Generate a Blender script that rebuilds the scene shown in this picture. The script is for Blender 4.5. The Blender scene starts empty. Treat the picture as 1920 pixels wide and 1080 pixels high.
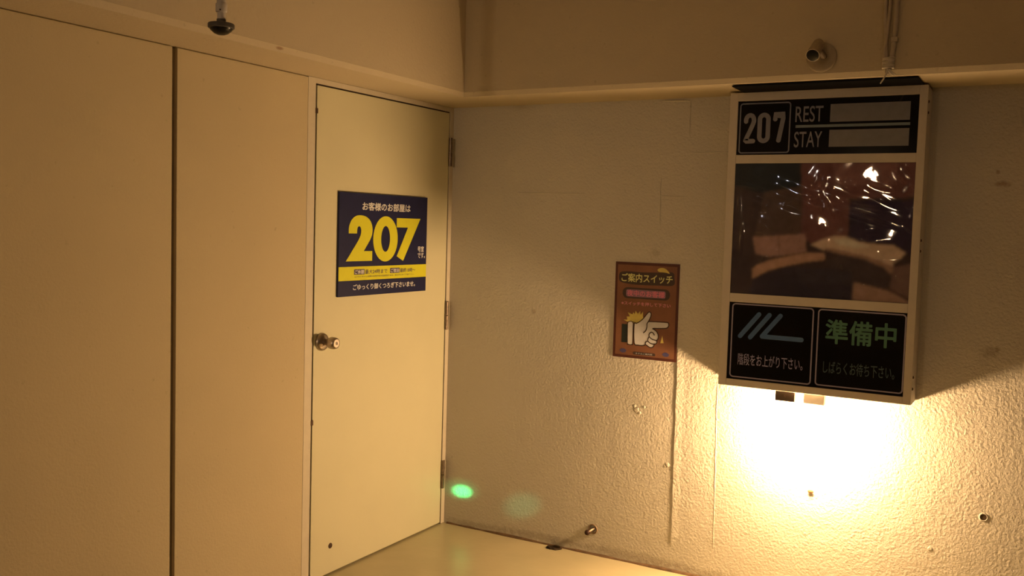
import bpy, bmesh, math, random
from mathutils import Vector, Matrix
from mathutils.geometry import tessellate_polygon
random.seed(7)
S = bpy.context.scene
C = S.collection
PI = math.pi

# ------------------------------------------------------------------ camera
cd = bpy.data.cameras.new('camera'); cam = bpy.data.objects.new('camera', cd); C.objects.link(cam)
R_ = Vector((0.86758366, 0.4964437, 0.02902152)); U_ = Vector((-0.05747424, 0.04213161, 0.99745759)); F_ = Vector((-0.49395881, 0.86704589, -0.06508542))
M = Matrix((R_, U_, -F_)).transposed().to_4x4(); M.translation = Vector((2.5407, -3.8453, 1.4703))
cam.matrix_world = M
cd.sensor_width = 36.0; cd.lens = 1775.93 / 1920 * 36.0; cd.clip_start = 0.05
S.camera = cam

# ------------------------------------------------------------------ world, lamps, exposure
S.view_settings.view_transform = 'Standard'; S.view_settings.look = 'None'
S.view_settings.gamma = 1.0; S.view_settings.use_curve_mapping = False
S.view_settings.exposure = 0.0
w = bpy.data.worlds.new('night'); S.world = w; w.use_nodes = True
w.node_tree.nodes['Background'].inputs[0].default_value = (1.0, 0.50, 0.19, 1)
w.node_tree.nodes['Background'].inputs[1].default_value = 0.045
BULB = (1.0, 0.612, 0.295); BULB_E = 1610.0          # the bare bulb under the sign

def light(name, kind, loc, target, energy, color, **kw):
    l = bpy.data.lights.new(name, kind); l.energy = energy; l.color = color
    for k, v in kw.items(): setattr(l, k, v)
    o = bpy.data.objects.new(name, l); C.objects.link(o); o.location = loc
    o.rotation_euler = (Vector(target) - Vector(loc)).to_track_quat('-Z', 'Y').to_euler()
    return o
# first the lamps of the parking bays opposite (behind the camera): they glint in the plastic film, spread narrowed to fill the corner
for loc, e, sz in (((.59, -8.41, 1.98), 1.05, (.25, .075)), ((.60, -8.42, 1.87), .85, (.23, .07))):
    light('unseen lamp', 'AREA', loc, (.62, 0, 1.25), e, (1, .66, .36), shape='RECTANGLE', size=sz[0], size_y=sz[1], spread=math.radians(27))
light('unseen lamp', 'AREA', (3.6, -6.0, 2.3), (1.7, 0, 1.4), 2.2, (1, .82, .66), shape='DISK', size=.14)  # the disk lamps are unseen ones, added for more glints in the film
light('unseen lamp', 'AREA', (.2, -7.5, 1.98), (1.7, 0, 1.4), .5, (1, .82, .7), shape='DISK', size=.05)
light('unseen lamp', 'AREA', (.15, -6.0, 1.93), (1.7, 0, 1.4), .35, (.9, .86, 1), shape='DISK', size=.05)
light('unseen lamp', 'AREA', (5.2, -4.2, 2.2), (1.7, 0, 1.4), 1.6, (.85, .85, 1), shape='DISK', size=.12)
# green beams of the entry sensor
light('sensor beam', 'SPOT', (2.6, -1.6, .35), (.103, 0, .173), 2500, (.05, 1, .27), spot_size=math.radians(1.5), spot_blend=1.0, shadow_soft_size=.004)
light('sensor beam', 'SPOT', (2.6, -1.6, .35), (.10, 0, .18), 170, (.05, 1, .32), spot_size=math.radians(2.6), spot_blend=1.0, shadow_soft_size=.004)
light('sensor beam', 'SPOT', (2.6, -1.6, .9), (.44, 0, .16), 90, (.1, 1, .5), spot_size=math.radians(3.2), spot_blend=1, shadow_soft_size=.004)

# ------------------------------------------------------------------ colours and materials
def lin(c):
    c /= 255.0
    return c / 12.92 if c <= .04045 else ((c + .055) / 1.055) ** 2.4
def pig(obs, ref, a):
    """pigment of a thing seen as `obs` where a surface of reflectance a looks like `ref`"""
    return tuple(min(.9, max(.004, lin(o) / lin(r) * k)) for o, r, k in zip(obs, ref, a))
SG = lambda r, g, b: pig((r, g, b), (107, 77, 45), (.76, .70, .60))
PO = lambda r, g, b: pig((r, g, b), (156, 118, 66), (.74, .70, .60))
PL = lambda r, g, b: pig((r, g, b), (180, 136, 68), (.82, .76, .60))

def nodes(name):
    m = bpy.data.materials.new(name); m.use_nodes = True
    return m, m.node_tree, m.node_tree.nodes['Principled BSDF']
def add(nt, t, **kw):
    n = nt.nodes.new(t)
    for k, v in kw.items():
        if k in n.inputs: n.inputs[k].default_value = v
        else: setattr(n, k, v)
    return n
_cache = {}
PAINT = .68
def mat(name, col, rough=.6, metal=0.0, spec=.22, var=.06, scale=30.0, bump=0.0, bscale=200.0):
    if name in _cache: return _cache[name]
    if metal < .9: col = tuple(c * PAINT for c in col)
    m, nt, b = nodes(name)
    b.inputs['Roughness'].default_value = rough; b.inputs['Metallic'].default_value = metal
    b.inputs['Specular IOR Level'].default_value = spec
    tc = add(nt, 'ShaderNodeTexCoord')
    n = add(nt, 'ShaderNodeTexNoise', Scale=scale, Detail=4.0)
    nt.links.new(tc.outputs['Object'], n.inputs['Vector'])
    r = add(nt, 'ShaderNodeValToRGB')
    r.color_ramp.elements[0].position = .3; r.color_ramp.elements[1].position = .7
    r.color_ramp.elements[0].color = tuple(c * (1 - var) for c in col) + (1,)
    r.color_ramp.elements[1].color = tuple(min(1, c * (1 + var)) for c in col) + (1,)
    nt.links.new(n.outputs['Fac'], r.inputs['Fac']); nt.links.new(r.outputs['Color'], b.inputs['Base Color'])
    if bump:
        n2 = add(nt, 'ShaderNodeTexNoise', Scale=bscale, Detail=3.0); nt.links.new(tc.outputs['Object'], n2.inputs['Vector'])
        bp = add(nt, 'ShaderNodeBump', Strength=1.0, Distance=bump); nt.links.new(n2.outputs['Fac'], bp.inputs['Height'])
        nt.links.new(bp.outputs['Normal'], b.inputs['Normal'])
    _cache[name] = m
    return m

def plaster(name, col, relief, spots=(), grain=62.0, var=.05, rough=.85):
    """painted rough plaster: soft blotches, gritty relief, stains and darker patches at places of their own"""
    col = tuple(c * PAINT for c in col)
    m, nt, b = nodes(name); L = nt.links.new
    b.inputs['Roughness'].default_value = rough; b.inputs['Specular IOR Level'].default_value = .25
    g = add(nt, 'ShaderNodeNewGeometry'); P = g.outputs['Position']
    n0 = add(nt, 'ShaderNodeTexNoise', Scale=2.2, Detail=5.0); L(P, n0.inputs['Vector'])
    r = add(nt, 'ShaderNodeValToRGB')
    r.color_ramp.elements[0].position = .3; r.color_ramp.elements[1].position = .7
    r.color_ramp.elements[0].color = tuple(c * (1 - var) for c in col) + (1,)
    r.color_ramp.elements[1].color = tuple(c * (1 + var * .5) for c in col) + (1,)
    L(n0.outputs['Fac'], r.inputs['Fac']); colr = r.outputs['Color']
    # small dark specks scattered over the paint
    nsp = add(nt, 'ShaderNodeTexNoise', Scale=38.0, Detail=2.0); L(P, nsp.inputs['Vector'])
    mr = add(nt, 'ShaderNodeMapRange'); mr.inputs[1].default_value = .70; mr.inputs[2].default_value = .78; mr.inputs[4].default_value = .35
    L(nsp.outputs['Fac'], mr.inputs[0])
    mx = add(nt, 'ShaderNodeMix', data_type='RGBA'); L(mr.outputs[0], mx.inputs[0]); L(colr, mx.inputs[6]); mx.inputs[7].default_value = tuple(c * .6 for c in col) + (1,)
    colr = mx.outputs[2]
    wob = add(nt, 'ShaderNodeTexNoise', Scale=45.0, Detail=3.0); L(P, wob.inputs['Vector'])
    for (x, y, z), (rx, ry, rz), amt, sc in spots:
        s = add(nt, 'ShaderNodeVectorMath', operation='SUBTRACT'); L(P, s.inputs[0]); s.inputs[1].default_value = (x, y, z)
        d = add(nt, 'ShaderNodeVectorMath', operation='DIVIDE'); L(s.outputs[0], d.inputs[0]); d.inputs[1].default_value = (rx, ry, rz)
        l = add(nt, 'ShaderNodeVectorMath', operation='LENGTH'); L(d.outputs[0], l.inputs[0])
        a = add(nt, 'ShaderNodeMath', operation='MULTIPLY_ADD'); L(wob.outputs['Fac'], a.inputs[0]); a.inputs[1].default_value = 1.6; L(l.outputs['Value'], a.inputs[2])
        q = add(nt, 'ShaderNodeMapRange'); q.inputs[1].default_value = 1.25; q.inputs[2].default_value = 1.95; q.inputs[3].default_value = amt; q.inputs[4].default_value = 0
        L(a.outputs[0], q.inputs[0])
        k = add(nt, 'ShaderNodeMix', data_type='RGBA'); L(q.outputs[0], k.inputs[0]); L(colr, k.inputs[6]); k.inputs[7].default_value = tuple(sc) + (1,)
        colr = k.outputs[2]
    L(colr, b.inputs['Base Color'])
    n1 = add(nt, 'ShaderNodeTexNoise', Scale=grain, Detail=4.0, Roughness=.62); L(P, n1.inputs['Vector'])
    n2 = add(nt, 'ShaderNodeTexVoronoi', Scale=grain * .75); n2.feature = 'SMOOTH_F1'; L(P, n2.inputs['Vector'])
    n3 = add(nt, 'ShaderNodeTexNoise', Scale=9.0, Detail=2.0); L(P, n3.inputs['Vector'])
    m1 = add(nt, 'ShaderNodeMath', operation='MULTIPLY_ADD'); L(n2.outputs['Distance'], m1.inputs[0]); m1.inputs[1].default_value = -.35; L(n1.outputs['Fac'], m1.inputs[2])
    m2 = add(nt, 'ShaderNodeMath', operation='MULTIPLY_ADD'); L(n3.outputs['Fac'], m2.inputs[0]); m2.inputs[1].default_value = .7; L(m1.outputs[0], m2.inputs[2])
    bp = add(nt, 'ShaderNodeBump', Strength=1.0, Distance=relief); L(m2.outputs[0], bp.inputs['Height'])
    L(bp.outputs['Normal'], b.inputs['Normal'])
    return m

RUST = (.20, .11, .06); GREY_BROWN = (.25, .20, .14)
spots = [((2.368, 0, 1.673), (.03, .05, .012), .55, RUST), ((2.35, 0, 1.715), (.008, .05, .008), .5, RUST),
         ((2.36, 0, 1.064), (.03, .05, .022), .45, GREY_BROWN), ((2.385, 0, 1.075), (.012, .05, .01), .6, GREY_BROWN),
         ((1.055, 0, 1.375), (.025, .05, .02), .3, GREY_BROWN), ((.47, 0, 1.08), (.012, .05, .012), .35, RUST),
         ((.55, 0, .03), (.25, .05, .022), .45, GREY_BROWN), ((.2, 0, .02), (.2, .05, .018), .4, GREY_BROWN),  # from here on: darker patches on the wall along the floor
         ((1.0, 0, .03), (.3, .05, .026), .45, GREY_BROWN), ((1.5, 0, .02), (.4, .05, .024), .4, GREY_BROWN)]
m_wallR = plaster('rough plaster', (.74, .70, .60), .0043, spots, grain=102)
m_wallL = plaster('painted panel board', (.71, .61, .40), .0012, [((0, -1.46, 2.03), (.5, .02, .006), .6, RUST)], grain=120, var=.04)
m_beam = plaster('painted concrete beam', (.69, .60, .43), .0015, [((.26, -1.46, 2.04), (.05, .018, .005), .7, RUST)], grain=95, var=.04)
m_door = mat('cream door paint', (.82, .785, .54), .42, var=.015, scale=6, bump=.0003, bscale=400)
m_frame = mat('cream frame paint', (.78, .71, .56), .5, var=.03)
m_gap = mat('dark gap shade', (.05, .03, .018), .8)  # near-black colour put in as the shade of the door gaps
m_floor = None
def floor_mat():
    m, nt, b = nodes('glossy cream floor paint'); L = nt.links.new
    g = add(nt, 'ShaderNodeNewGeometry')
    n = add(nt, 'ShaderNodeTexNoise', Scale=3.0, Detail=5.0); L(g.outputs['Position'], n.inputs['Vector'])
    r = add(nt, 'ShaderNodeValToRGB'); r.color_ramp.elements[0].position = .3; r.color_ramp.elements[1].position = .72
    r.color_ramp.elements[0].color = (.37, .33, .20, 1); r.color_ramp.elements[1].color = (.45, .40, .25, 1)
    L(n.outputs['Fac'], r.inputs['Fac']); L(r.outputs['Color'], b.inputs['Base Color'])
    b.inputs['Roughness'].default_value = .28; b.inputs['Specular IOR Level'].default_value = .42
    n2 = add(nt, 'ShaderNodeTexNoise', Scale=14.0, Detail=2.0); L(g.outputs['Position'], n2.inputs['Vector'])
    bp = add(nt, 'ShaderNodeBump', Strength=.5, Distance=.002); L(n2.outputs['Fac'], bp.inputs['Height']); L(bp.outputs['Normal'], b.inputs['Normal'])
    return m
m_floor = floor_mat()
m_steel = mat('worn steel', (.42, .36, .30), .36, 1.0, var=.15, scale=80)
m_steeld = mat('dark aged steel', (.20, .155, .115), .42, 1.0, var=.2, scale=80)
m_screw = mat('rusty screw', (.10, .06, .04), .6, .5)
m_black = mat('black plastic', (.012, .011, .010), .45)
m_blackp = mat('black acrylic', (.008, .007, .006), .07, spec=.35, var=.1)
m_lens = mat('dark lens', (.008, .008, .008), .25)
m_case = mat('cream sign case', (.76, .70, .60), .45, var=.03)
m_grey = mat('grey pipe paint', (.60, .56, .52), .5, var=.06)
m_beige = mat('beige fixture', (.42, .35, .25), .5, var=.08)
m_cable = mat('off white cable', (.55, .48, .38), .6, var=.1)
m_string = mat('pale string', (.80, .74, .62), .9, var=.1)
m_dirt = mat('dirt', (.06, .04, .025), .95, var=.3, bump=.001)
m_white = mat('white print', SG(68, 51, 35), .6)

# ------------------------------------------------------------------ mesh helpers
def link(name, bm, m, parent=None, smooth=False, mw=None):
    me = bpy.data.meshes.new(name)
    if mw is not None: bm.transform(mw)
    bmesh.ops.recalc_face_normals(bm, faces=bm.faces)
    bm.to_mesh(me); bm.free()
    if smooth:
        for p in me.polygons: p.use_smooth = True
    me.materials.append(m)
    o = bpy.data.objects.new(name, me); C.objects.link(o)
    if parent: o.parent = parent
    return o
def smooth_by_angle(o, deg=35):
    me = o.data
    for p in me.polygons: p.use_smooth = True
    bm = bmesh.new(); bm.from_mesh(me)
    for e in bm.edges:
        if len(e.link_faces) == 2 and e.calc_face_angle() > math.radians(deg): e.smooth = False
    bm.to_mesh(me); bm.free()
    return o
def box(bm, lo, hi, bev=0.0):
    vs = [bm.verts.new((x, y, z)) for x in (lo[0], hi[0]) for y in (lo[1], hi[1]) for z in (lo[2], hi[2])]
    fs = [bm.faces.new([vs[i] for i in f]) for f in ((0, 1, 3, 2), (4, 6, 7, 5), (0, 4, 5, 1), (2, 3, 7, 6), (0, 2, 6, 4), (1, 5, 7, 3))]
    if bev:
        es = list({e for f in fs for e in f.edges})
        bmesh.ops.bevel(bm, geom=es, offset=bev, segments=2, affect='EDGES', profile=.6)
def lathe(bm, prof, seg=40, mw=None):
    """profile of (radius, height) turned about z"""
    new = []
    rings = []
    for r, z in prof:
        if r < 1e-6: v = bm.verts.new((0, 0, z)); rings.append([v]); new.append(v)
        else:
            ring = [bm.verts.new((r * math.cos(2 * PI * i / seg), r * math.sin(2 * PI * i / seg), z)) for i in range(seg)]
            rings.append(ring); new += ring
    for a, b in zip(rings, rings[1:]):
        for i in range(seg):
            j = (i + 1) % seg
            if len(a) == 1 and len(b) > 1: bm.faces.new((a[0], b[i], b[j]))
            elif len(b) == 1 and len(a) > 1: bm.faces.new((a[i], a[j], b[0]))
            elif len(a) > 1: bm.faces.new((a[i], a[j], b[j], b[i]))
    if mw is not None: bmesh.ops.transform(bm, matrix=mw, verts=new)
def tube(bm, pts, r, seg=10, r1=None):
    pts = [Vector(p) for p in pts]; n = len(pts); rings = []
    for i, p in enumerate(pts):
        t = (pts[min(i + 1, n - 1)] - pts[max(i - 1, 0)]).normalized()
        a = Vector((0, 0, 1)) if abs(t.z) < .9 else Vector((1, 0, 0))
        s = t.cross(a).normalized(); q = s.cross(t)
        rr = r if r1 is None else r + (r1 - r) * i / (n - 1)
        rings.append([bm.verts.new(p + (s * math.cos(2 * PI * k / seg) + q * math.sin(2 * PI * k / seg)) * rr) for k in range(seg)])
    for a, b in zip(rings, rings[1:]):
        for k in range(seg): bm.faces.new((a[k], a[(k + 1) % seg], b[(k + 1) % seg], b[k]))
    bm.faces.new(rings[0]); bm.faces.new(rings[-1])
def poly(bm, pts, z0, z1):
    """flat shape in the panel plane, a thin slab between heights z0 and z1"""
    tris = tessellate_polygon([[Vector((x, y, 0)) for x, y in pts]])
    top = [bm.verts.new((x, y, z1)) for x, y in pts]; bot = [bm.verts.new((x, y, z0)) for x, y in pts]
    for t in tris: bm.faces.new([top[i] for i in t])
    n = len(pts)
    for i in range(n): bm.faces.new((bot[i], bot[(i + 1) % n], top[(i + 1) % n], top[i]))
def curve(pts, closed=False, k=6):
    """smooth polyline through the points"""
    n = len(pts); out = []
    rng = range(n if closed else n - 1)
    g = (lambda i: pts[i % n]) if closed else (lambda i: pts[max(0, min(n - 1, i))])
    for i in rng:
        p0, p1, p2, p3 = g(i - 1), g(i), g(i + 1), g(i + 2)
        for s in range(k):
            t = s / k
            out.append(tuple(.5 * (2 * b + (c - a) * t + (2 * a - 5 * b + 4 * c - d) * t * t + (3 * b - a - 3 * c + d) * t ** 3) for a, b, c, d in zip(p0, p1, p2, p3)))
    if not closed: out.append(pts[-1])
    return out
def ribbon(bm, pts, wid, z0, z1, closed=False):
    """stroke of even width with round ends along a polyline"""
    pts = [Vector((p[0], p[1])) for p in pts]; n = len(pts); L, R = [], []
    for i, p in enumerate(pts):
        a = pts[(i - 1) % n] if (closed or i > 0) else p; b = pts[(i + 1) % n] if (closed or i < n - 1) else p
        t = (b - a).normalized(); s = Vector((-t.y, t.x)) * wid / 2
        d1 = (p - a); d2 = (b - p); k = 1.0
        if d1.length > 1e-9 and d2.length > 1e-9:
            k = 1 / max(.6, math.cos(d1.angle(d2) / 2))
        L.append(p + s * k); R.append(p - s * k)
    def ring(ps, z): return [bm.verts.new((q.x, q.y, z)) for q in ps]
    lt, rt, lb, rb = ring(L, z1), ring(R, z1), ring(L, z0), ring(R, z0)
    for i in range(n if closed else n - 1):
        j = (i + 1) % n
        bm.faces.new((lt[i], rt[i], rt[j], lt[j])); bm.faces.new((lb[i], lt[i], lt[j], lb[j])); bm.faces.new((rt[i], rb[i], rb[j], rt[j]))
    if not closed:
        for p in (pts[0], pts[-1]):
            c = [(p.x + wid / 2 * math.cos(2 * PI * q / 14), p.y + wid / 2 * math.sin(2 * PI * q / 14)) for q in range(14)]
            poly(bm, c, z0, z1 - .00003)
def rrect(u0, v0, u1, v1, r, k=6):
    out = []
    for cx, cy, a in ((u1 - r, v1 - r, 0), (u0 + r, v1 - r, 90), (u0 + r, v0 + r, 180), (u1 - r, v0 + r, 270)):
        for i in range(k + 1):
            t = math.radians(a + 90 * i / k); out.append((cx + r * math.cos(t), cy + r * math.sin(t)))
    return out
def text(name, s, u0, v0, u1, v1, m, parent, z, bold=0.0, space=1.0, thick=.0004):
    """lettering fitted to the box u0..u1, v0..v1 of the panel plane"""
    c = bpy.data.curves.new(name, 'FONT'); c.body = s; c.size = 1.0; c.resolution_u = 4; c.space_character = space
    t = bpy.data.objects.new('t', c); C.objects.link(t)
    me = bpy.data.meshes.new_from_object(t.evaluated_get(bpy.context.evaluated_depsgraph_get()))
    bpy.data.objects.remove(t); bpy.data.curves.remove(c)
    xs = [v.co.x for v in me.vertices]; ys = [v.co.y for v in me.vertices]
    x0, x1, y0, y1 = min(xs) - bold, max(xs) + bold, min(ys) - bold, max(ys) + bold
    bm = bmesh.new()
    # heavier weights: the glyph shapes laid over each other, each shifted a little
    shifts = [(0, 0)] + ([(bold * math.cos(a * PI / 4), bold * math.sin(a * PI / 4)) for a in range(8)] if bold else [])
    for k, (sx, sy) in enumerate(shifts):
        n0 = len(bm.verts); bm.from_mesh(me); bm.verts.ensure_lookup_table()
        for v in bm.verts[n0:]:
            v.co = Vector((u0 + (v.co.x + sx - x0) / (x1 - x0) * (u1 - u0), v0 + (v.co.y + sy - y0) / (y1 - y0) * (v1 - v0), z + thick - k * .00002))
    bpy.data.meshes.remove(me)
    me = bpy.data.meshes.new(name); bm.to_mesh(me); bm.free()
    me.materials.append(m)
    o = bpy.data.objects.new(name, me); C.objects.link(o); o.parent = parent
    return o
def tag(o, label=None, cat=None, group=None, kind=None):
    if label: o['label'] = label
    if cat: o['category'] = cat
    if group: o['group'] = group
    if kind: o['kind'] = kind
    return o
def empty(name, loc, rot=(0, 0, 0)):
    o = bpy.data.objects.new(name, None); C.objects.link(o); o.location = loc; o.rotation_euler = rot; o.empty_display_size = .1
    return o
ON_RIGHT = (PI / 2, 0, 0)            # panel plane standing on the right wall: u = +X, v = +Z, out = -Y
ON_LEFT = (PI / 2, 0, PI / 2)        # panel plane standing on the left wall:  u = +Y, v = +Z, out = +X
OUT_X = Matrix.Rotation(PI / 2, 4, 'Y'); OUT_Y = Matrix.Rotation(PI / 2, 4, 'X')

# ------------------------------------------------------------------ the setting
HS, EL, ER, TOP = 2.028, .254, .314, 2.75
bm = bmesh.new(); box(bm, (-.15, -9.5, -.12), (6.5, .15, 0))
tag(link('floor', bm, m_floor), 'glossy cream painted floor', 'floor', kind='structure')
bm = bmesh.new(); box(bm, (-.15, -9.5, TOP), (6.5, .15, TOP + .12))
tag(link('ceiling', bm, m_beam), 'cream painted ceiling above the beams', 'ceiling', kind='structure')
# right wall with cast-in formwork seams
bm = bmesh.new(); box(bm, (-.15, 0, 0), (6.5, .15, TOP))
wr = tag(link('wall_right', bm, m_wallR), 'rough cream plaster wall carrying the lit sign', 'wall', kind='structure')
def seam(pts, wid, h, name='seam', ramp=(.5, .5)):
    bm = bmesh.new(); n = len(pts); L, R, T = [], [], []
    for i, (x, z) in enumerate(pts):
        a = pts[max(i - 1, 0)]; b = pts[min(i + 1, n - 1)]; t = Vector((b[0] - a[0], b[1] - a[1])).normalized()
        s = (-t.y * wid / 2, t.x * wid / 2); hh = h * (.15 if i in (0, n - 1) else random.uniform(.75, 1.1))
        L.append(bm.verts.new((x + 2 * ramp[0] * s[0], .0005, z + 2 * ramp[0] * s[1]))); R.append(bm.verts.new((x - 2 * ramp[1] * s[0], .0005, z - 2 * ramp[1] * s[1]))); T.append(bm.verts.new((x, -hh, z)))
    for i in range(n - 1):
        bm.faces.new((L[i], T[i], T[i + 1], L[i + 1])); bm.faces.new((T[i], R[i], R[i + 1], T[i + 1]))
    return link(name, bm, m_wallR, wr)
def vline(x0, z0, x1, z1, n=14, j=.0015):
    return [(x0 + (x1 - x0) * i / (n - 1) + random.uniform(-j, j), z0 + (z1 - z0) * i / (n - 1)) for i in range(n)]
seam(vline(1.179, .11, 1.173, 1.0, 22), .040, .0030, ramp=(.04, .96))
seam(vline(1.365, .12, 1.352, .86, 18), .010, .0012, ramp=(.75, .25))
seam(vline(1.066, 1.70, 1.072, 1.48, 8), .008, .004)
seam(vline(1.066, 1.617, 1.185, 1.615, 7), .007, .003)
seam(vline(1.186, 2.02, 1.187, 1.86, 8), .007, .0035)
seam(vline(.36, 1.626, .72, 1.624, 10), .007, .003)
seam(vline(1.06, 2.02, 1.19, 2.017, 6), .010, .007)
seam(vline(1.19, 1.80, 1.39, 1.80, 6), .006, .002)
# plaster lumps and pits
def lump(x, z, r, h, name='plaster_lump', seed=0):
    bm = bmesh.new(); rnd = random.Random(seed)
    bmesh.ops.create_icosphere(bm, subdivisions=3, radius=1)
    for v in bm.verts: v.co = Vector((v.co.x * r * (1 + rnd.uniform(-.22, .22)), v.co.y * h, v.co.z * r * (1 + rnd.uniform(-.22, .22)))) + Vector((x, 0, z))
    return link(name, bm, m_wallR, wr, True)
for i, (x, z, r, h) in enumerate(((.994, .684, .016, .006), (1.01, .672, .010, .007), (1.147, .462, .013, .008), (1.135, .455, .008, .005), (1.03, .70, .008, .005), (.985, .70, .009, .004), (1.0, 1.10, .007, .003), (2.2, .30, .012, .006))):
    lump(x, z, r * .75, h * .3, seed=i)
# left wall: two painted boards with an open joint between them, backing behind
bm = bmesh.new(); box(bm, (-.15, -9.5, 0), (-.045, .0, TOP))
wl = tag(link('wall_left', bm, m_wallL), 'cream panelled wall with the door in it', 'wall', kind='structure')
for y0, y1 in ((-9.5, -1.676), (-1.655, -1.024)):
    bm = bmesh.new(); box(bm, (-.05, y0, .001), (0, y1, HS - .004), .0012)
    link('wall_panel', bm, m_wallL, wl)
bm = bmesh.new(); box(bm, (-.048, -1.68, .001), (-.014, -1.65, HS - .004)); link('joint_filler', bm, mat('joint filler', (.40, .33, .22), .9), wl)
bm = bmesh.new()
for a in ((-9.5, -1.676), (-1.655, -1.03)): box(bm, (-.05, a[0], HS - .006), (-.006, a[1], HS + .01))
link('wall_head', bm, m_wallL, wl)
# concrete beam running round both walls, chamfered lower edge
bm = bmesh.new()
def beam_path(d, z): return [bm.verts.new(p) for p in ((EL + d, -9.5, z), (EL + d, -ER - d, z), (6.5, -ER - d, z))]
back = [bm.verts.new(p) for p in ((-.05, -9.5, HS), (-.05, .05, HS), (6.5, .05, HS))]
r0, r1, r2 = beam_path(.004, HS), beam_path(.013, HS + .019), beam_path(.013, TOP + .02)
for a, b in ((back, r0), (r0, r1), (r1, r2)):
    for i in range(2): bm.faces.new((a[i], a[i + 1], b[i + 1], b[i]))
tag(link('trim_1', bm, m_beam), 'cream concrete beam running along both walls over the door', 'beam', kind='structure')
# dark brown strip where the right wall meets the floor
bm = bmesh.new()
n = 70; pr = []
for i in range(n):
    x = .02 + 4.5 * i / (n - 1); r = .006 + random.uniform(-.002, .003)
    pr.append([bm.verts.new((x, .002, r * 1.3)), bm.verts.new((x, -r * .8, r * .8)), bm.verts.new((x, -r * 1.4, -.001))])
for a, b in zip(pr, pr[1:]):
    for i in range(2): bm.faces.new((a[i], a[i + 1], b[i + 1], b[i]))
tag(link('trim_2', bm, mat('brown joint strip', (.16, .10, .055), .8, var=.35, scale=25)), 'dark brown strip between wall and floor', 'trim', kind='structure')

# ------------------------------------------------------------------ door
DY0, DY1, DT = -.0353, -.9714, 2.0
door = empty('door_1', (0, (DY0 + DY1) / 2, 0)); tag(door, 'cream flush door under the beam with the blue room plate', 'door', kind='structure')
oy = -(DY0 + DY1) / 2
def dpart(name, bm, m, smooth=False):
    bmesh.ops.translate(bm, verts=bm.verts, vec=(0, oy, 0)); return link(name, bm, m, door, smooth)
bm = bmesh.new(); box(bm, (-.040, DY1, .008), (0.0, DY0, DT), .002); dpart('door_leaf', bm, m_door)
bm = bmesh.new()
box(bm, (-.05, -1.0238, .001), (.0012, DY1 - .0098, HS - .001), .0006)      # latch jamb
box(bm, (-.05, DY1 - .010, DT + .0065), (.0012, -.0002, HS - .001), .0006)  # head
box(bm, (-.05, DY0 + .006, .001), (.002, -.0002, DT + .008), .002)        # hinge jamb
dpart('door_frame', bm, m_frame)
bm = bmesh.new(); box(bm, (-.049, DY1 - .012, .002), (-.038, DY0 + .008, DT + .01)); box(bm, (-.04, DY1 - .0105, .002), (-.005, DY1 - .001, DT + .006)); box(bm, (-.04, DY1 - .0105, DT + .001), (-.005, DY0 + .005, DT + .007)); box(bm, (-.04, DY0 + .0008, .002), (-.006, DY0 + .0062, DT + .006)); dpart('gap_shade', bm, m_gap)  # dark strips fill the gaps round the leaf, standing in for shade
for z in (1.815, 1.030, .248):
    bm = bmesh.new()
    box(bm, (-.004, DY0 + .004, z - .068), (.0036, DY0 + .028, z + .068), .0008)
    dpart('hinge', bm, m_steel).name = 'hinge'
    h = [o for o in door.children if o.name.startswith('hinge')][-1]
    for a, b in ((-.068, -.001), (.001, .068)):
        bm = bmesh.new(); lathe(bm, [(0, a), (.0075, a), (.0085, a + .001), (.0085, b - .001), (.0075, b), (0, b)], 20, Matrix.Translation((.0075, DY0 + .004 + oy, z)))
        smooth_by_angle(link('hinge_knuckle', bm, m_steeld, h))
KY, KZ = -.925, .983
bm = bmesh.new(); lathe(bm, [(0, .0), (.036, .0), (.0365, .004), (.034, .011), (.027, .016), (.0, .017)], 48, Matrix.Translation((0, KY, KZ)) @ OUT_X)
rose = smooth_by_angle(dpart('knob_rosette', bm, m_steel), 50); rose['label'] = 'round steel rosette behind the door knob'
bm = bmesh.new(); lathe(bm, [(0, .014), (.0135, .014), (.0130, .028), (.0165, .036), (.0225, .046), (.0245, .056), (.0240, .068), (.0215, .077), (.017, .080), (.0165, .079), (.007, .079), (.0065, .081), (0, .081)], 48, Matrix.Translation((0, KY, KZ)) @ OUT_X)
kn = smooth_by_angle(dpart('door_knob', bm, m_steel), 50); kn['label'] = 'round steel door knob'
bm = bmesh.new(); box(bm, (.0805, KY - .0015, KZ - .005), (.0825, KY + .0015, KZ + .005)); bmesh.ops.translate(bm, verts=bm.verts, vec=(0, oy, 0)); link('key_slot', bm, m_black, kn)
bm = bmesh.new(); lathe(bm, [(0, -.001), (.012, -.001), (.011, .002), (.006, .0035), (0, .004)], 20, Matrix.Translation((0, -.850, .123)) @ OUT_X)
smooth_by_angle(dpart('door_bolt', bm, m_screw))
for z in (.66, 1.90):
    bm = bmesh.new(); box(bm, (-.004, DY1 - .011, z - .010), (.003, DY1 + .003, z + .010), .001); dpart('strike_mark', bm, m_screw)

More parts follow.
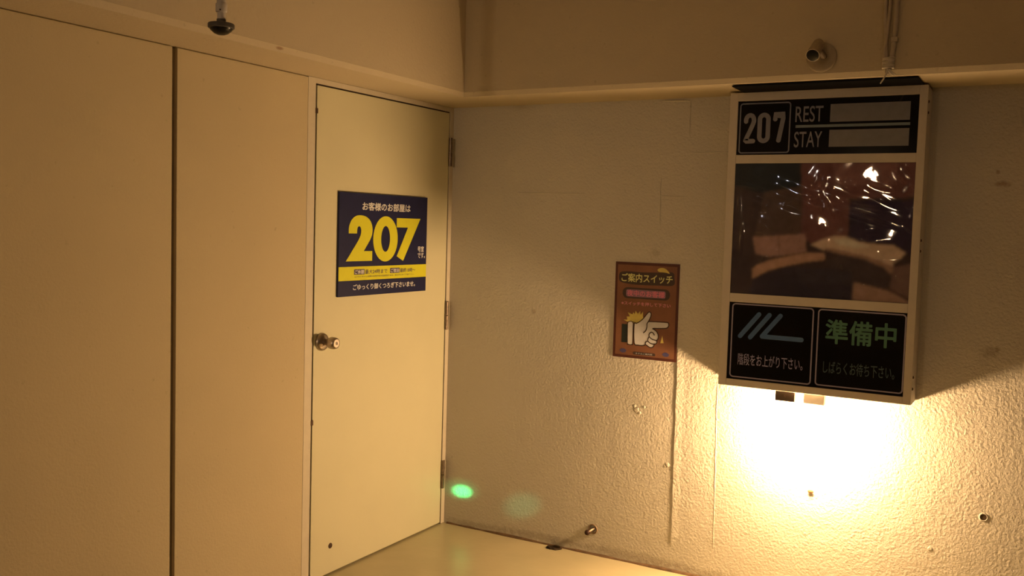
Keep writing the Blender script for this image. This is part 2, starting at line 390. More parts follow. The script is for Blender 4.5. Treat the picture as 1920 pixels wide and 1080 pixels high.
# ------------------------------------------------------------------ blue room-number plate on the door
PW, PH = .6224, .4313
plate = empty('room_plate', (.0008, -.839, 1.159), ON_LEFT)
tag(plate, 'square navy blue plate with big yellow 207 stuck on the cream door', 'sign')
T = .009
bm = bmesh.new(); box(bm, (0, 0, 0), (PW, PH, T), .001); link('board', bm, mat('navy print', PL(25, 19, 22), .5, spec=.2), plate)
m_yel = mat('yellow print', PL(182, 142, 12), .55, var=.02); m_cream = mat('cream lettering', PL(196, 160, 120), .6); m_navyt = mat('navy lettering', PL(70, 48, 30), .6)
bm = bmesh.new(); box(bm, (.0006, .0655, T - .001), (PW - .0006, .1235, T + .0006)); link('yellow_band', bm, m_yel, plate)
z0, z1 = T - .0005, T + .0007
bm = bmesh.new()
two = curve([(.0607, .262), (.0620, .290), (.0780, .318), (.1060, .335), (.1400, .3385), (.1740, .333), (.2020, .316), (.2160, .290), (.2160, .262), (.2020, .235)], k=6) + [(.1607, .1880), (.2184, .1880), (.2184, .1462), (.0447, .1462)] + curve([(.1230, .232), (.1385, .2560), (.1413, .276), (.1360, .289), (.1262, .2925), (.1165, .285), (.1136, .262)], k=6)
poly(bm, two, z0, z1)
n = 48
oc = lambda cx, cy, rx, ry, e=1.0: [(cx + rx * math.cos(2 * PI * i / n), cy + ry * math.sin(2 * PI * i / n)) for i in range(n)]
A, B = oc(.3105, .2400, .0870, .0985), oc(.3100, .2400, .0315, .0560)
va = [bm.verts.new((x, y, z1)) for x, y in A]; vb = [bm.verts.new((x, y, z1)) for x, y in B]; vc = [bm.verts.new((x, y, z0)) for x, y in A]
for i in range(n):
    j = (i + 1) % n; bm.faces.new((va[i], va[j], vb[j], vb[i])); bm.faces.new((va[i], vc[i], vc[j], va[j]))
poly(bm, [(.3885, .3325), (.5679, .3325), (.4410, .1421), (.3927, .1633), (.4730, .2912), (.3885, .2912)], z0, z1)
link('room_number', bm, m_yel, plate)
text('heading_lettering', 'お客様のお部屋は', .147, .3600, .489, .3950, m_cream, plate, T + .0003, bold=.022)
text('suffix_lettering', '号室\nです。', .5515, .152, .6105, .207, m_cream, plate, T + .0003, bold=.02)
text('closing_lettering', 'ごゆっくり御くつろぎ下さいませ。', .094, .0245, .5365, .0492, m_cream, plate, T + .0003, bold=.022)
for u0, u1, s in ((.0990, .1690, 'ご休憩'), (.3462, .4165, 'ご宿泊')):
    bm = bmesh.new(); poly(bm, rrect(u0, .0895, u1, .1122, .003), T + .0004, T + .0009); link('time_box', bm, m_navyt, plate)
    text('box_lettering', s, u0 + .005, .0920, u1 - .004, .1095, m_cream, plate, T + .0008, bold=.02)
text('hours_lettering', '最大24時まで', .1725, .0905, .3260, .1100, m_navyt, plate, T + .0007, bold=.012)
text('hours_lettering', '最終18時〜', .4200, .0905, .5360, .1100, m_navyt, plate, T + .0007, bold=.012)
text('note_lettering', '※アウトタイム以降の延長料金は別途頂きます。あらかじめご了承下さい。', .1026, .0765, .5280, .0842, m_navyt, plate, T + .0007, bold=.0)

# ------------------------------------------------------------------ brown guide poster on the right wall
QW, QH = .2949, .4194
po = empty('poster', (.8736, -.0006, .9098), ON_RIGHT)
tag(po, 'brown poster with a white pointing hand on the plaster wall left of the sign', 'poster')
t0 = .002
bm = bmesh.new(); box(bm, (0, 0, 0), (QW, QH, t0), .0004); link('border', bm, mat('maroon print', PO(64, 25, 8), .4), po)
m_brown = mat('brown poster print', PO(100, 51, 19), .4, var=.16, scale=9)
bm = bmesh.new(); box(bm, (.011, .012, t0 - .001), (QW - .011, QH - .012, t0 + .0003)); link('sheet', bm, m_brown, po)
m_dk = mat('dark olive print', PO(54, 32, 14), .5); m_yl = mat('yellow lettering', PO(176, 138, 52), .5, var=.12, scale=40); m_pk = mat('pink red lettering', PO(196, 76, 56), .5); m_or = mat('salmon lettering', PO(178, 86, 54), .5)
m_hand = mat('white hand print', PO(162, 126, 78), .5); m_line = mat('dark outline print', PO(44, 22, 6), .5); m_amber = mat('amber print', PO(160, 114, 34), .5, var=.2, scale=25)
e = lambda k: t0 + .0003 + .0003 * k
bm = bmesh.new(); poly(bm, curve([(.022, .372), (.06, .379), (.12, .377), (.2, .380), (.262, .383), (.272, .360), (.268, .328), (.20, .324), (.12, .322), (.05, .326), (.020, .338)], True, 5), e(-1), e(1)); link('heading_shadow', bm, m_dk, po)
bm = bmesh.new(); poly(bm, curve([(.1946, .3906), (.2027, .3981), (.2175, .4008), (.2325, .3966), (.2437, .3871), (.2506, .3774), (.2356, .3806), (.2165, .3816), (.2036, .3830)], True, 5), e(1), e(2)); link('swoosh', bm, m_amber, po)
text('heading_lettering', 'ご案内スイッチ', .030, .333, .265, .371, m_yl, po, e(2), bold=.018)
bm = bmesh.new(); poly(bm, rrect(.0375, .2615, .2555, .3090, .022, 10), e(-1), e(1)); link('pill', bm, m_dk, po)
bm = bmesh.new(); poly(bm, rrect(.054, .2690, .2360, .3005, .008, 6), e(1), e(1.6)); link('pill_glow', bm, mat('dull pink print', PO(112, 66, 48), .5), po)
text('pill_lettering', '夜中のお客様', .058, .2715, .2325, .2985, m_pk, po, e(2), bold=.03)
text('invitation_lettering', '※スイッチを押して下さい', .0328, .2315, .2608, .2478, m_or, po, e(1), bold=.022)
bm = bmesh.new(); poly(bm, [(.0466, .1659), (.064, .1668), (.0605, .1808), (.0752, .182), (.0648, .1999), (.0867, .1916), (.0914, .2019), (.0973, .1937), (.1017, .2089), (.1117, .196), (.1229, .2093), (.1247, .192), (.1362, .2078), (.1361, .1867), (.1394, .1758), (.1191, .1605), (.1063, .1533), (.0929, .1547), (.0791, .161), (.0687, .1564)], e(-1), e(1)); link('burst', bm, m_amber, po)
bm = bmesh.new(); poly(bm, [(.0396, .1465), (.0678, .1470), (.0679, .0673), (.0396, .0661)], e(-1), e(1)); link('sleeve', bm, mat('black green print', PO(26, 22, 8), .5), po)
cuff = [(.0664, .1487), (.0708, .1574), (.0797, .1611), (.0887, .1581), (.0923, .1509), (.0928, .0647), (.0891, .0598), (.0811, .0581), (.0729, .0603), (.0686, .0649)]
hand = [(.0972, .15), (.1063, .1533), (.1191, .1605), (.1343, .1729), (.1466, .1875), (.1588, .2033), (.1664, .2076), (.1733, .202), (.1727, .1896), (.167, .1755), (.1636, .1660), (.1714, .1665), (.2104, .1677), (.249, .1679), (.255, .1618), (.2549, .1532), (.2465, .144), (.2198, .14), (.1850, .1373), (.193, .132), (.2026, .1242), (.209, .1125), (.2105, .1003), (.2072, .0902), (.203, .0861), (.2056, .0814), (.2025, .073), (.1934, .0682), (.1907, .0603), (.1833, .0539), (.1728, .0544), (.1598, .0616), (.1528, .0641), (.141, .0588), (.1198, .0592), (.1007, .0674)]
bm = bmesh.new(); poly(bm, cuff, e(1), e(2)); link('cuff', bm, m_hand, po)
hc = curve(hand, True, 4)
bm = bmesh.new(); poly(bm, hc, e(1), e(2)); link('hand', bm, m_hand, po)
bm = bmesh.new()
ribbon(bm, hc, .0042, e(1), e(3), True); ribbon(bm, curve(cuff, True, 3), .0032, e(1), e(2.6), True)
for i, l in enumerate(([(.166, .1705), (.1568, .1562), (.1566, .1425), (.1523, .1261), (.1424, .1153)], [(.1917, .1097), (.1874, .1168), (.1781, .1204), (.1693, .1139), (.1686, .1027), (.1757, .0947), (.1877, .0889), (.203, .0861)],
          [(.1671, .0977), (.1627, .0836), (.173, .0734), (.1863, .0697), (.1979, .0708)], [(.1621, .0799), (.1537, .0749), (.1528, .0641)])):
    ribbon(bm, curve(l, False, 5), .0042, e(1), e(3.2 + .2 * i))
link('hand_outline', bm, m_line, po)
bm = bmesh.new(); poly(bm, [(.228, .1105), (.235, .078), (.2209, .0767)], e(-1), e(1)); link('spark', bm, m_amber, po)
bm = bmesh.new(); poly(bm, rrect(.0960, .0170, .1995, .0290, .005), e(-1), e(1)); link('caption_bar', bm, m_dk, po)
text('caption_lettering', 'ホテルご案内係', .108, .0195, .186, .0265, m_hand, po, e(1.5), bold=.0)
for u, v in ((.0491, .0304), (.2469, .0289)):
    bm = bmesh.new(); poly(bm, [(u - .017, v), (u - .008, v + .008), (u + .004, v + .009), (u + .016, v + .002), (u + .010, v - .008), (u - .004, v - .010), (u - .012, v - .006)], e(-1), e(1)); link('blue_mark', bm, mat('dull blue print', PO(60, 42, 38), .5), po)

# ------------------------------------------------------------------ big room sign
SW, SH, D = .7235, 1.1624, .13
sg = empty('room_sign', (1.3946, -D, .8578), ON_RIGHT)
tag(sg, 'tall cream box sign with black 207 REST STAY panel and bedroom photo on plaster wall', 'sign')
bm = bmesh.new()
bk = -D + .001
f = .0
def bar(u0, v0, u1, v1): box(bm, (u0, v0, -.018), (u1, v1, f), .0012)
bar(0, 0, .0325, SH); bar(.6955, 0, SW, SH); bar(.0325, 0, .6955, .0280); bar(.0325, .3370, .6955, .3720); bar(.0325, .8860, .6955, .9195); bar(.0325, 1.1295, .6955, SH)
box(bm, (0, 0, bk), (.004, SH, -.017)); box(bm, (SW - .004, 0, bk), (SW, SH, -.017)); box(bm, (0, 0, bk), (SW, .004, -.017)); box(bm, (0, SH - .004, bk), (SW, SH, -.017)); box(bm, (.003, .003, bk), (SW - .003, SH - .003, bk + .006))
link('case', bm, m_case, sg)
bm = bmesh.new(); box(bm, (.055, SH - .0005, bk), (SW - .016, SH + .0045, .166), .001); link('top_plate', bm, mat('matt black sheet', (.006, .006, .007), .9, spec=.1), sg)['label'] = 'black plate over the top of the sign'
P = -.004   # panel faces sit a little behind the frame
def panel(name, u0, v0, u1, v1, m):
    bm = bmesh.new(); box(bm, (u0 - .004, v0 - .004, P - .008), (u1 + .004, v1 + .004, P)); return link(name, bm, m, sg)
# price panel
pp = panel('price_panel', .0325, .9195, .6955, 1.1295, m_blackp)
bm = bmesh.new(); ribbon(bm, rrect(.0425, .9275, .2365, 1.1190, .010), .0052, P, P + .0005, True); link('number_border', bm, mat('grey print', SG(62, 47, 33), .6), pp)
# narrow rounded 207
bm = bmesh.new(); q0, q1 = P, P + .0006; st = .0175
ribbon(bm, curve([(.0660, 1.0500), (.0665, 1.0600), (.0720, 1.0700), (.0815, 1.0740), (.0915, 1.0700), (.0965, 1.0590), (.0955, 1.0450), (.0850, 1.0180), (.0720, .9900), (.0665, .9760)], k=5) + [(.0690, .9732), (.0965, .9732)], st, q0, q1)
ribbon(bm, rrect(.1205, .9735, .1535, 1.0735, .0164, 8), st, q0, q1 + .0001, True)
ribbon(bm, [(.1800, 1.0560), (.1800, 1.0718), (.2120, 1.0718), (.2105, 1.0600), (.1960, .9740)], st, q0, q1 + .0002)
link('number_lettering', bm, m_white, pp)
text('rest_lettering', 'REST', .2565, 1.0418, .3600, 1.1022, m_white, pp, P, bold=.006)
text('stay_lettering', 'STAY', .2555, .9457, .3595, 1.0060, m_white, pp, P, bold=.006)
for v0, v1 in ((1.0395, 1.1062), (.9462, 1.0098)):
    bm = bmesh.new(); box(bm, (.3855, v0, P - .001), (.6665, v1, P + .0006)); link('price_field', bm, mat('taupe print', SG(68, 50, 32), .6), pp)
bm = bmesh.new(); box(bm, (.2588, 1.0205, P - .001), (.6682, 1.0307, P + .0006)); link('rule', bm, mat('green grey print', SG(64, 54, 36), .6), pp)
# photo of the bedroom: a printed sheet, its colours laid over each other and softened like a photograph
LAYERS = [
 ((33, 19, 12), [(.030, .370), (.700, .370), (.700, .890), (.030, .890)]),
 ((18, 15, 10), [(.030, .890), (.285, .890), (.300, .829), (.268, .780), (.125, .772), (.030, .80)]),
 ((46, 27, 15), [(.150, .775), (.31, .80), (.30, .60), (.12, .60)]),
 ((60, 29, 18), [(.285, .890), (.700, .890), (.700, .76), (.470, .752), (.474, .607), (.4295, .6129), (.3829, .5976), (.338, .579), (.297, .613), (.300, .72)]),
 ((72, 38, 24), [(.40, .890), (.64, .890), (.62, .80), (.43, .80)]),
 ((26, 14, 15), [(.472, .742), (.700, .748), (.700, .552), (.6753, .5566), (.6345, .5827), (.5131, .592), (.4765, .6066)]),
 ((26, 16, 13), [(.1178, .4296), (.2479, .4843), (.4088, .4873), (.4952, .4785), (.5023, .370), (.113, .370)]),
 ((31, 20, 15), [(.28, .4840), (.4088, .4873), (.4952, .4785), (.499, .43), (.30, .425)]),
 ((36, 22, 14), [(.39, .518), (.459, .5368), (.5368, .5229), (.6037, .497), (.6349, .4696), (.6296, .42), (.4994, .439), (.4952, .4785), (.4087, .49)]),
 ((86, 53, 31), [(.502, .4412), (.63, .4143), (.700, .3775), (.700, .370), (.4997, .370)]),
 ((64, 38, 23), [(.6383, .5022), (.700, .5182), (.700, .390), (.6281, .4221)]),
 ((98, 60, 34), [(.1161, .4718), (.1368, .4897), (.1917, .5121), (.3213, .5431), (.3906, .5425), (.3942, .5192), (.3229, .5075), (.2477, .4899), (.1823, .4697), (.1177, .4324)]),
 ((88, 53, 33), [(.1127, .5982), (.2154, .6065), (.3155, .6157), (.3223, .5448), (.2514, .5316), (.1802, .5205), (.1267, .5314)]),
 ((60, 36, 21), [(.2125, .6060), (.2170, .6063), (.2205, .5270), (.2165, .5265)]),
 ((72, 44, 27), [(.1267, .5350), (.1802, .5245), (.2514, .5356), (.3223, .5488), (.3223, .5448), (.2514, .5316), (.1802, .5205), (.1267, .5314)]),
 ((112, 77, 46), [(.3371, .575), (.3829, .5976), (.4295, .6129), (.4712, .6091), (.5131, .592), (.5845, .5843), (.6345, .5827), (.6777, .5568), (.6615, .535), (.6375, .518), (.6347, .4729), (.6034, .5003), (.5365, .5262), (.4587, .5413), (.3847, .5569)]),
 ((84, 52, 30), [(.3847, .5569), (.4587, .5413), (.5365, .5262), (.6034, .5003), (.6347, .4729), (.6365, .505), (.60, .522), (.5365, .541), (.4587, .556), (.40, .566)]),
 ((124, 88, 54), [(.42, .598), (.4712, .6040), (.5131, .588), (.56, .575), (.50, .568), (.44, .578)]),
]
def inside(x, y, P_):
    c = False; j = len(P_) - 1
    for i in range(len(P_)):
        (xi, yi), (xj, yj) = P_[i], P_[j]
        if (yi > y) != (yj > y) and x < (xj - xi) * (y - yi) / (yj - yi) + xi: c = not c
        j = i
    return c
GU, GV = 168, 130
gu = lambda i: .0335 + (.6945 - .0335) * i / GU
gv = lambda j: .3728 + (.8852 - .3728) * j / GV
img = [[None] * (GV + 1) for _ in range(GU + 1)]
for i in range(GU + 1):
    for j in range(GV + 1):
        for col, P_ in LAYERS:
            if inside(gu(i), gv(j), P_): img[i][j] = col
        img[i][j] = tuple(c * PAINT for c in SG(*(img[i][j] or LAYERS[0][0])))
for _ in range(3):
    img = [[tuple(sum(img[min(GU, max(0, i + a))][min(GV, max(0, j + b))][k] for a, b in ((0, 0), (1, 0), (-1, 0), (0, 1), (0, -1))) / 5 for k in range(3)) for j in range(GV + 1)] for i in range(GU + 1)]
bm = bmesh.new()
vg = [[bm.verts.new((gu(i), gv(j), P + .0002)) for j in range(GV + 1)] for i in range(GU + 1)]
for i in range(GU):
    for j in range(GV): bm.faces.new((vg[i][j], vg[i + 1][j], vg[i + 1][j + 1], vg[i][j + 1]))
mp, nt, b = nodes('bedroom photo print')
at = add(nt, 'ShaderNodeAttribute', attribute_name='print'); tc = add(nt, 'ShaderNodeTexCoord')
n1 = add(nt, 'ShaderNodeTexNoise', Scale=26.0, Detail=5.0); nt.links.new(tc.outputs['Object'], n1.inputs['Vector'])
mr = add(nt, 'ShaderNodeMapRange'); mr.inputs[1].default_value = .3; mr.inputs[2].default_value = .7; mr.inputs[3].default_value = .87; mr.inputs[4].default_value = 1.13; nt.links.new(n1.outputs['Fac'], mr.inputs[0])
ml = add(nt, 'ShaderNodeVectorMath', operation='MULTIPLY'); nt.links.new(at.outputs['Color'], ml.inputs[0]); nt.links.new(mr.outputs[0], ml.inputs[1]); nt.links.new(ml.outputs[0], b.inputs['Base Color'])
b.inputs['Roughness'].default_value = .6; b.inputs['Specular IOR Level'].default_value = .15
ph = link('photo_print', bm, mp, sg)
ca = ph.data.color_attributes.new('print', 'FLOAT_COLOR', 'POINT')
for k, v in enumerate(ph.data.vertices):
    i = round((v.co.x - .0335) / (.6945 - .0335) * GU); j = round((v.co.y - .3728) / (.8852 - .3728) * GV)
    ca.data[k].color = img[i][j] + (1,)
bm = bmesh.new(); box(bm, (.0285, .3685, P - .008), (.6995, .8895, P)); link('photo_backing', bm, m_black, sg)
# wrinkled clear film taped over the photo
streaks = [(.0395, .7957, .1194, .7801), (.0495, .7593, .0555, .7088), (.0687, .636, .0666, .5456), (.1116, .7633, .1323, .7664), (.1271, .7273, .1526, .7195), (.1257, .6927, .1564, .6946), (.1358, .6522, .1616, .6363), (.1149, .6123, .171, .6088), (.1387, .5796, .1779, .5784), (.1345, .5458, .2042, .5433), (.1368, .4897, .1755, .5281), (.0445, .3786, .1129, .3841), (.3313, .808, .3401, .8244), (.3525, .8083, .3555, .8002), (.3718, .7896, .3808, .8248), (.395, .8008, .4083, .7956), (.387, .744, .4075, .6959), (.3517, .7649, .3559, .7542), (.3149, .7544, .3204, .7524), (.4411, .8186, .4443, .817), (.4666, .8269, .4687, .8248), (.45, .7935, .4538, .7904), (.4071, .7633, .4177, .7608), (.4392, .7451, .447, .7453), (.2349, .7297, .251, .7356), (.354, .652, .3594, .6511), (.3805, .6518, .3836, .641), (.25, .631, .2635, .6315), (.3886, .5271, .3995, .5792), (.4554, .4979, .4589, .49), (.5384, .4299, .5437, .4265), (.4972, .379, .5004, .3771), (.5834, .5524, .5965, .5424), (.6432, .5552, .6506, .5555), (.6048, .5243, .6099, .5219), (.6127, .5156, .6472, .5227), (.5718, .5864, .6191, .5921), (.5129, .5973, .5232, .5951), (.5343, .6302, .5543, .6362), (.4749, .6977, .5959, .6615), (.4742, .7138, .5442, .6917), (.4734, .7325, .5633, .716), (.4751, .7512, .5012, .7411), (.5611, .7636, .6175, .7332), (.4987, .7969, .5147, .7813), (.5517, .803, .6, .788), (.5958, .8247, .6245, .7962), (.6272, .8433, .6532, .8149), (.6534, .8618, .6726, .8385), (.6673, .879, .6709, .8749), (.6829, .8075, .6925, .7922), (.6624, .7759, .6762, .7944), (.6723, .7214, .6847, .7191), (.6882, .6957, .693, .7142), (.6684, .6481, .692, .6308), (.6475, .4657, .6599, .4653), (.6554, .4556, .675, .4578), (.6545, .4212, .6723, .4117), (.2843, .5893, .2925, .5874)]
ridges = []
for a, b, c, d in streaks:
    ln = math.hypot(c - a, d - b)
    ridges.append(((a + c) / 2, (b + d) / 2, max(ln * .55, .005), min(.0065, max(.0028, ln * .12)), math.atan2(d - b, c - a)))
NU, NV = 300, 236
u0, u1, v0, v1 = .034, .694, .3735, .8845
H = [[0.0] * (NV + 1) for _ in range(NU + 1)]
for (cx, cy, su, sv, an) in ridges:
    ca, sa = math.cos(an), math.sin(an); rad = 3 * max(su, sv); A = sv * .52
    i0, i1 = int((cx - rad - u0) / (u1 - u0) * NU), int((cx + rad - u0) / (u1 - u0) * NU) + 1
    j0, j1 = int((cy - rad - v0) / (v1 - v0) * NV), int((cy + rad - v0) / (v1 - v0) * NV) + 1
    for i in range(max(0, i0), min(NU, i1) + 1):
        for j in range(max(0, j0), min(NV, j1) + 1):
            du = u0 + (u1 - u0) * i / NU - cx; dv = v0 + (v1 - v0) * j / NV - cy
            p = (du * ca + dv * sa) / su; q = (-du * sa + dv * ca) / sv
            H[i][j] += A * math.exp(-(p * p + q * q))
bm = bmesh.new(); G = []
for i in range(NU + 1):
    row = []
    for j in range(NV + 1):
        u = u0 + (u1 - u0) * i / NU; v = v0 + (v1 - v0) * j / NV
        z = P + .0035 + H[i][j] + .0006 * math.sin(9 * u + 4 * v) * math.sin(7 * v - 3 * u + 1) + .0005 * math.sin(46 * u + 21 * v + 3 * math.sin(17 * v)) * math.sin(38 * v - 13 * u)
        row.append(bm.verts.new((u, v, z)))
    G.append(row)
for i in range(NU):
    for j in range(NV): bm.faces.new((G[i][j], G[i + 1][j], G[i + 1][j + 1], G[i][j + 1]))
mf = bpy.data.materials.new('clear wrinkled film'); mf.use_nodes = True; nt = mf.node_tree; nt.nodes.clear()
out = add(nt, 'ShaderNodeOutputMaterial'); mix = add(nt, 'ShaderNodeMixShader'); tr = add(nt, 'ShaderNodeBsdfTransparent'); gl = add(nt, 'ShaderNodeBsdfGlossy', Roughness=.03); fr = add(nt, 'ShaderNodeFresnel', IOR=1.5)
tr.inputs['Color'].default_value = (.97, .96, .95, 1)
nt.links.new(fr.outputs[0], mix.inputs[0]); nt.links.new(tr.outputs[0], mix.inputs[1]); nt.links.new(gl.outputs[0], mix.inputs[2]); nt.links.new(mix.outputs[0], out.inputs[0])
link('plastic_film', bm, mf, ph, True)['label'] = 'wrinkled clear plastic film over the bedroom photo'
# the two notice panels at the bottom
m_bord = mat('grey border print', SG(78, 56, 42), .6)
np_ = panel('notice_panel', .0325, .0280, .6955, .3370, m_blackp)
for a in ((.0458, .0378, .3605, .3300), (.3800, .0395, .6915, .3295)):
    bm = bmesh.new(); ribbon(bm, rrect(*a, .012), .0052, P, P + .0005, True); link('panel_border', bm, m_bord, np_)
bm = bmesh.new(); sl = .0180
ribbon(bm, [(.1520, .2935), (.0800, .2025)], sl, P, P + .0005); ribbon(bm, [(.1930, .2935), (.1205, .2005)], sl, P, P + .0005)
ribbon(bm, [(.2360, .2935), (.1675, .2080)], sl, P, P + .0005); ribbon(bm, [(.1675, .2075), (.3200, .2065)], sl, P, P + .0007)
link('stairs_symbol', bm, mat('slate blue print', SG(34, 37, 36), .6), np_)
text('stairs_lettering', '階段をお上がり下さい。', .0752, .0870, .3290, .1340, mat('mauve grey lettering', SG(74, 54, 44), .6), np_, P, bold=.008)
m_grn = mat('green lettering', SG(38, 46, 22), .6)
text('waiting_lettering', '準備中', .4080, .2015, .6620, .2955, m_grn, np_, P, bold=.022)
text('please_wait_lettering', 'しばらくお待ち下さい。', .4060, .0870, .6620, .1350, mat('dim olive lettering', SG(31, 29, 17), .6), np_, P, bold=.008)
# screws along the sides
for u, v in ((-.0005, .9487), (-.0005, .2119), (SW + .0005, 1.1045), (SW + .0005, 1.0649), (SW + .0005, .6036), (SW + .0005, .5646), (SW + .0005, .1005), (SW + .0005, .0571)):
    bm = bmesh.new(); lathe(bm, [(0, -.002), (.0055, -.002), (.0052, .0015), (.003, .003), (0, .0032)], 14, Matrix.Translation((u, v, -.022)) @ Matrix.Rotation(PI / 2 if u > 0 else -PI / 2, 4, 'Y')); smooth_by_angle(link('screw', bm, m_screw, sg))
# fittings under the sign
bm = bmesh.new(); box(bm, (.228, -.0405, -.040), (.303, .0005, -.012), .002); kx = link('latch_box', bm, mat('dark brown metal', (.05, .034, .022), .5), sg); kx['label'] = 'dark brown box under the sign'
bm = bmesh.new(); lathe(bm, [(0, 0), (.0045, 0), (.004, .0015), (0, .002)], 14, Matrix.Translation((.2655, -.020, -.0125))); link('screw', bm, m_screw, kx)
bm = bmesh.new(); box(bm, (.3365, -.0420, -.050), (.4140, .0005, -.012), .003); kx = link('sensor_box', bm, mat('cream plastic', (.85, .78, .66), .5), sg); kx['label'] = 'pale cream sensor box under the sign'
bm = bmesh.new(); lathe(bm, [(0, -.010), (.005, -.0085), (.010, -.005), (.013, 0), (0, .001)], 24, Matrix.Translation((.3790, -.0418, -.027)) @ Matrix.Rotation(-PI / 2, 4, 'X')); smooth_by_angle(link('sensor_dome', bm, _cache['cream plastic'], kx))

# ------------------------------------------------------------------ bare bulb on the wall under the sign
BX, BY, BZ = 1.745, -.105, .702
lampo = empty('bulb_lamp', (BX, 0, BZ)); tag(lampo, 'glowing bare bulb lamp on the plaster wall under the box sign', 'lamp')
bm = bmesh.new(); lathe(bm, [(0, 0), (.038, 0), (.038, .008), (.030, .014), (.021, .018), (.019, .042), (.016, .046), (0, .046)], 32, OUT_Y); smooth_by_angle(link('lamp_holder', bm, mat('white ceramic', (.85, .83, .78), .4), lampo))
bm = bmesh.new(); lathe(bm, [(0, .043), (.0170, .043), (.0290, .049), (.0380, .061), (.0400, .074), (.0400, .098), (.0370, .112), (.0280, .123), (.0140, .129), (0, .130)], 32, OUT_Y)
mb = bpy.data.materials.new('glowing bulb glass'); mb.use_nodes = True; nt = mb.node_tree; nt.nodes.clear()
out = add(nt, 'ShaderNodeOutputMaterial'); em = add(nt, 'ShaderNodeEmission', Strength=BULB_E); em.inputs['Color'].default_value = BULB + (1,); nt.links.new(em.outputs[0], out.inputs[0])
link('bulb', bm, mb, lampo, True)

# ------------------------------------------------------------------ fixtures on the beam
# hanging detector on its pipe
pi_ = empty('ceiling_sensor', (.42, -1.861, TOP)); tag(pi_, 'dark mushroom shaped detector hanging on a grey pipe from the ceiling', 'sensor')
zz = lambda px: 2.020 - (px - 50) / 645.0 - TOP
bm = bmesh.new(); lathe(bm, [(0, 0), (.030, 0), (.030, -.006), (.013, -.010), (.013, zz(10)), (0, zz(10))], 28); smooth_by_angle(link('pipe', bm, m_grey, pi_))
bm = bmesh.new(); lathe(bm, [(0, zz(8)), (.0160, zz(8)), (.0165, zz(9.5)), (.0165, zz(22)), (.0150, zz(23.5)), (.0115, zz(24)), (.0115, zz(39)), (0, zz(39))], 28); co = smooth_by_angle(link('coupling', bm, m_grey, pi_))
bm = bmesh.new(); lathe(bm, [(0, -.001), (.0025, -.001), (.0022, .001), (0, .0012)], 12, Matrix.Translation((.0095, -.0135, zz(21))) @ Matrix.Rotation(math.radians(-55), 4, 'Z') @ OUT_X); link('screw', bm, m_screw, co)
bm = bmesh.new(); lathe(bm, [(0, zz(36.5)), (.0130, zz(36.5)), (.0130, zz(40.5)), (.0150, zz(42)), (.0360, zz(44.5)), (.0375, zz(46)), (.0375, zz(52)), (.0350, zz(53.5)), (0, zz(53.5))], 40); smooth_by_angle(link('sensor_head', bm, mat('dark grey plastic', (.10, .09, .08), .5), pi_))
bm = bmesh.new(); lathe(bm, [(0, zz(53)), (.0335, zz(53)), (.0300, zz(57)), (.0200, zz(62.5)), (.0100, zz(65)), (0, zz(65.8))], 40); smooth_by_angle(link('sensor_lens', bm, m_lens, pi_))

# camera-like spotlight sensor on the right beam
def cray(px, py): return (R_ * ((px - 960) / 1775.93) - U_ * ((py - 540) / 1775.93) + F_)
yb = -ER - .013
ws = empty('wall_camera', (1.7823, yb, 2.1032)); tag(ws, 'small round based camera with a dark lens on the beam above the box sign', 'camera')
bm = bmesh.new(); lathe(bm, [(0, -.001), (.050, -.001), (.0525, .003), (.0525, .009), (.047, .013), (0, .014)], 48, OUT_Y); smooth_by_angle(link('base_plate', bm, m_beige, ws))
pa, pb = Vector((-.006, -.036, .043)), Vector((-.0096, -.102, -.009))
ax = (pb - pa).normalized()
bm = bmesh.new(); tube(bm, [(.010, -.008, .000), (.008, -.030, .006), (-.002, -.060, .022)], .011, 16); smooth_by_angle(link('swivel_arm', bm, mat('dark bracket', (.16, .12, .08), .5), ws))
q = ax.to_track_quat('Z', 'Y').to_matrix().to_4x4(); Lb = (pb - pa).length
bm = bmesh.new(); lathe(bm, [(0, -.012), (.010, -.011), (.017, -.006), (.0195, .003), (.0215, Lb * .6), (.0225, Lb * .62), (.0240, Lb), (.0215, Lb), (.0205, Lb - .006), (0, Lb - .006)], 40, Matrix.Translation(pa) @ q); smooth_by_angle(link('camera_body', bm, m_beige, ws))
bm = bmesh.new(); lathe(bm, [(0, Lb - .007), (.0212, Lb - .007), (.0212, Lb + .001), (.0160, Lb + .0025), (0, Lb + .003)], 36, Matrix.Translation(pa) @ q); smooth_by_angle(link('lens', bm, m_lens, ws))

# cables coming down the beam to the sign
cx0 = 2.010
cb = empty('cable_bundle', (cx0, yb, 2.022)); tag(cb, 'bundle of off white cables running down the beam to the sign top', 'cable')
zt = TOP - 2.022
for k, pts in enumerate(([(-.022, -.008, zt), (-.021, -.008, .30), (-.016, -.008, .16), (-.010, -.009, .08), (-.006, -.010, .045), (-.004, -.014, .012)],
                         [(-.005, -.008, zt), (-.005, -.008, .30), (-.010, -.010, .15), (-.016, -.012, .06), (-.004, -.014, .028), (.002, -.015, .008)],
                         [(.016, -.009, zt), (.016, -.009, .22), (.014, -.009, .135), (.010, -.010, .08), (.006, -.011, .042), (.000, -.013, .016)])):
    bm = bmesh.new(); tube(bm, curve(pts, False, 6), (.0065, .0055, .0085)[k], 12); smooth_by_angle(link('cable', bm, m_cable, cb), 60)
bm = bmesh.new(); box(bm, (.004, -.020, .118), (.026, .0, .134), .002); link('cable_clip', bm, m_cable, cb)
bm = bmesh.new()
for i in range(9):
    z = .030 + i * .0042; a = .35 * math.sin(i * 1.7)
    tube(bm, [(-.001 + .019 * math.cos(t), -.010 + .013 * math.sin(t), z + a * .006 * math.cos(t)) for t in [2 * PI * s / 14 for s in range(15)]], .0022, 6)
link('string_wrap', bm, m_string, cb, True)
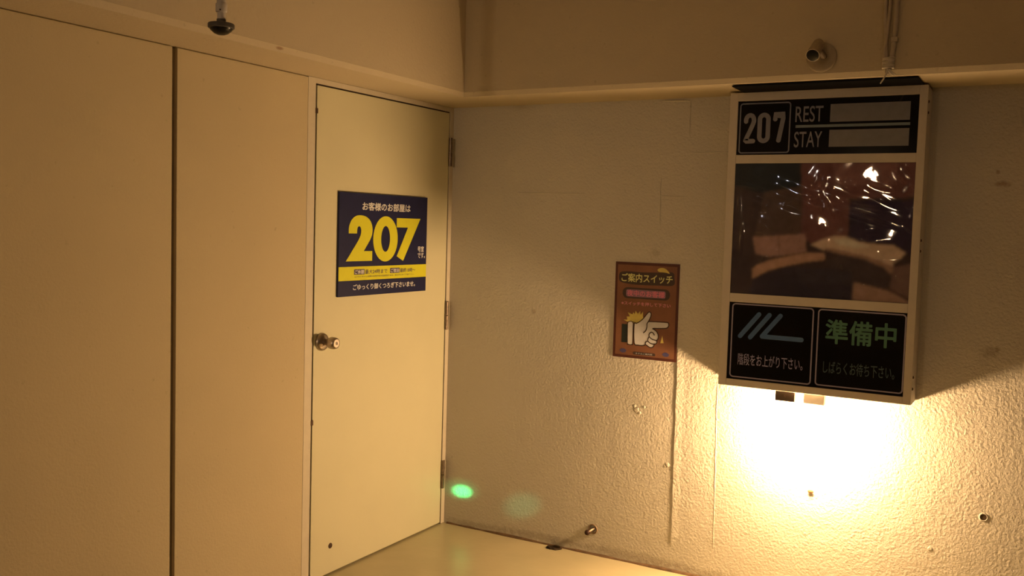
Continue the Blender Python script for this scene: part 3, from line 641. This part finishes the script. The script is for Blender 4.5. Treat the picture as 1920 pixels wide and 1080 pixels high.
for pts in ([(.000, -.022, .026), (-.004, -.028, .006), (-.012, -.034, -.012), (-.020, -.036, -.026)], [(.002, -.022, .020), (.010, -.027, .010), (.020, -.030, .000)], [(.004, -.022, .022), (.016, -.026, .012), (.028, -.030, .003)]):
    bm = bmesh.new(); tube(bm, curve(pts, False, 4), .0038, 8, .0020); link('string_end', bm, m_string, cb, True)

# ------------------------------------------------------------------ small things on wall and floor
nz = empty('pipe_stub', (.808, 0, .117)); tag(nz, 'short brown pipe stub sticking out of the plaster wall near the floor', 'pipe')
bm = bmesh.new(); lathe(bm, [(.016, .001), (.0225, .001), (.0235, .004), (.0215, .007), (.0175, .006), (.0165, .001)], 32, OUT_Y); smooth_by_angle(link('collar', bm, mat('brown painted steel', (.28, .19, .11), .5), nz))
bm = bmesh.new(); tube(bm, curve([(.004, .002, .002), (.000, -.016, .000), (-.008, -.030, -.006)], False, 4), .010, 16); smooth_by_angle(link('stub', bm, m_steeld, nz), 50)
bm = bmesh.new(); bmesh.ops.create_uvsphere(bm, u_segments=20, v_segments=12, radius=.0125); bmesh.ops.translate(bm, verts=bm.verts, vec=(-.012, -.036, -.009)); link('tip', bm, mat('dark brown rubber', (.05, .022, .015), .5), nz, True)
pg = empty('wall_plug', (2.373, 0, .453)); tag(pg, 'small round plug hole in the plaster wall right of the bright lamp', 'plug')
bm = bmesh.new(); lathe(bm, [(.0115, .0005), (.0125, .0022), (.0150, .0018), (.0175, -.001), (.0115, -.001), (.0115, .0005)], 28, OUT_Y); smooth_by_angle(link('rim', bm, m_wallR, pg), 60)
bm = bmesh.new(); lathe(bm, [(0, .0008), (.0110, .0008), (.0118, .0002), (0, .0002)], 24, OUT_Y); link('plug_face', bm, mat('grey brown plug', (.10, .065, .038), .9), pg)
bm = bmesh.new(); tube(bm, [(0, .004, 0), (0, -.003, 0), (0, -.005, 0)], .0045, 12); lathe(bm, [(0, 0), (.012, .0), (.0115, .002), (.006, .0035), (0, .004)], 20, Matrix.Translation((0, -.004, 0)) @ OUT_Y)
nl = smooth_by_angle(link('chip', bm, mat('brown nail', (.30, .20, .10), .5, .5), None)); nl.location = (1.753, 0, .447); nl.scale = (1, 1, .6); tag(nl, 'small nail in the wall at the lower edge of the bright glow', 'chip')  # a dark chip in the wall, built as a flat stud
bm = bmesh.new(); rnd = random.Random(3)
bmesh.ops.create_icosphere(bm, subdivisions=3, radius=1)
for v in bm.verts:
    s = 1 + rnd.uniform(-.25, .25); v.co = Vector((v.co.x * .034 * s + v.co.y * .010, v.co.y * .020 * s, max(0, v.co.z) * .011 * s))
db = link('dirt_clump', bm, m_dirt, None, True); db.location = (.628, -.030, .0); tag(db, 'dark clump of dirt on the floor against the plaster wall', 'dirt')
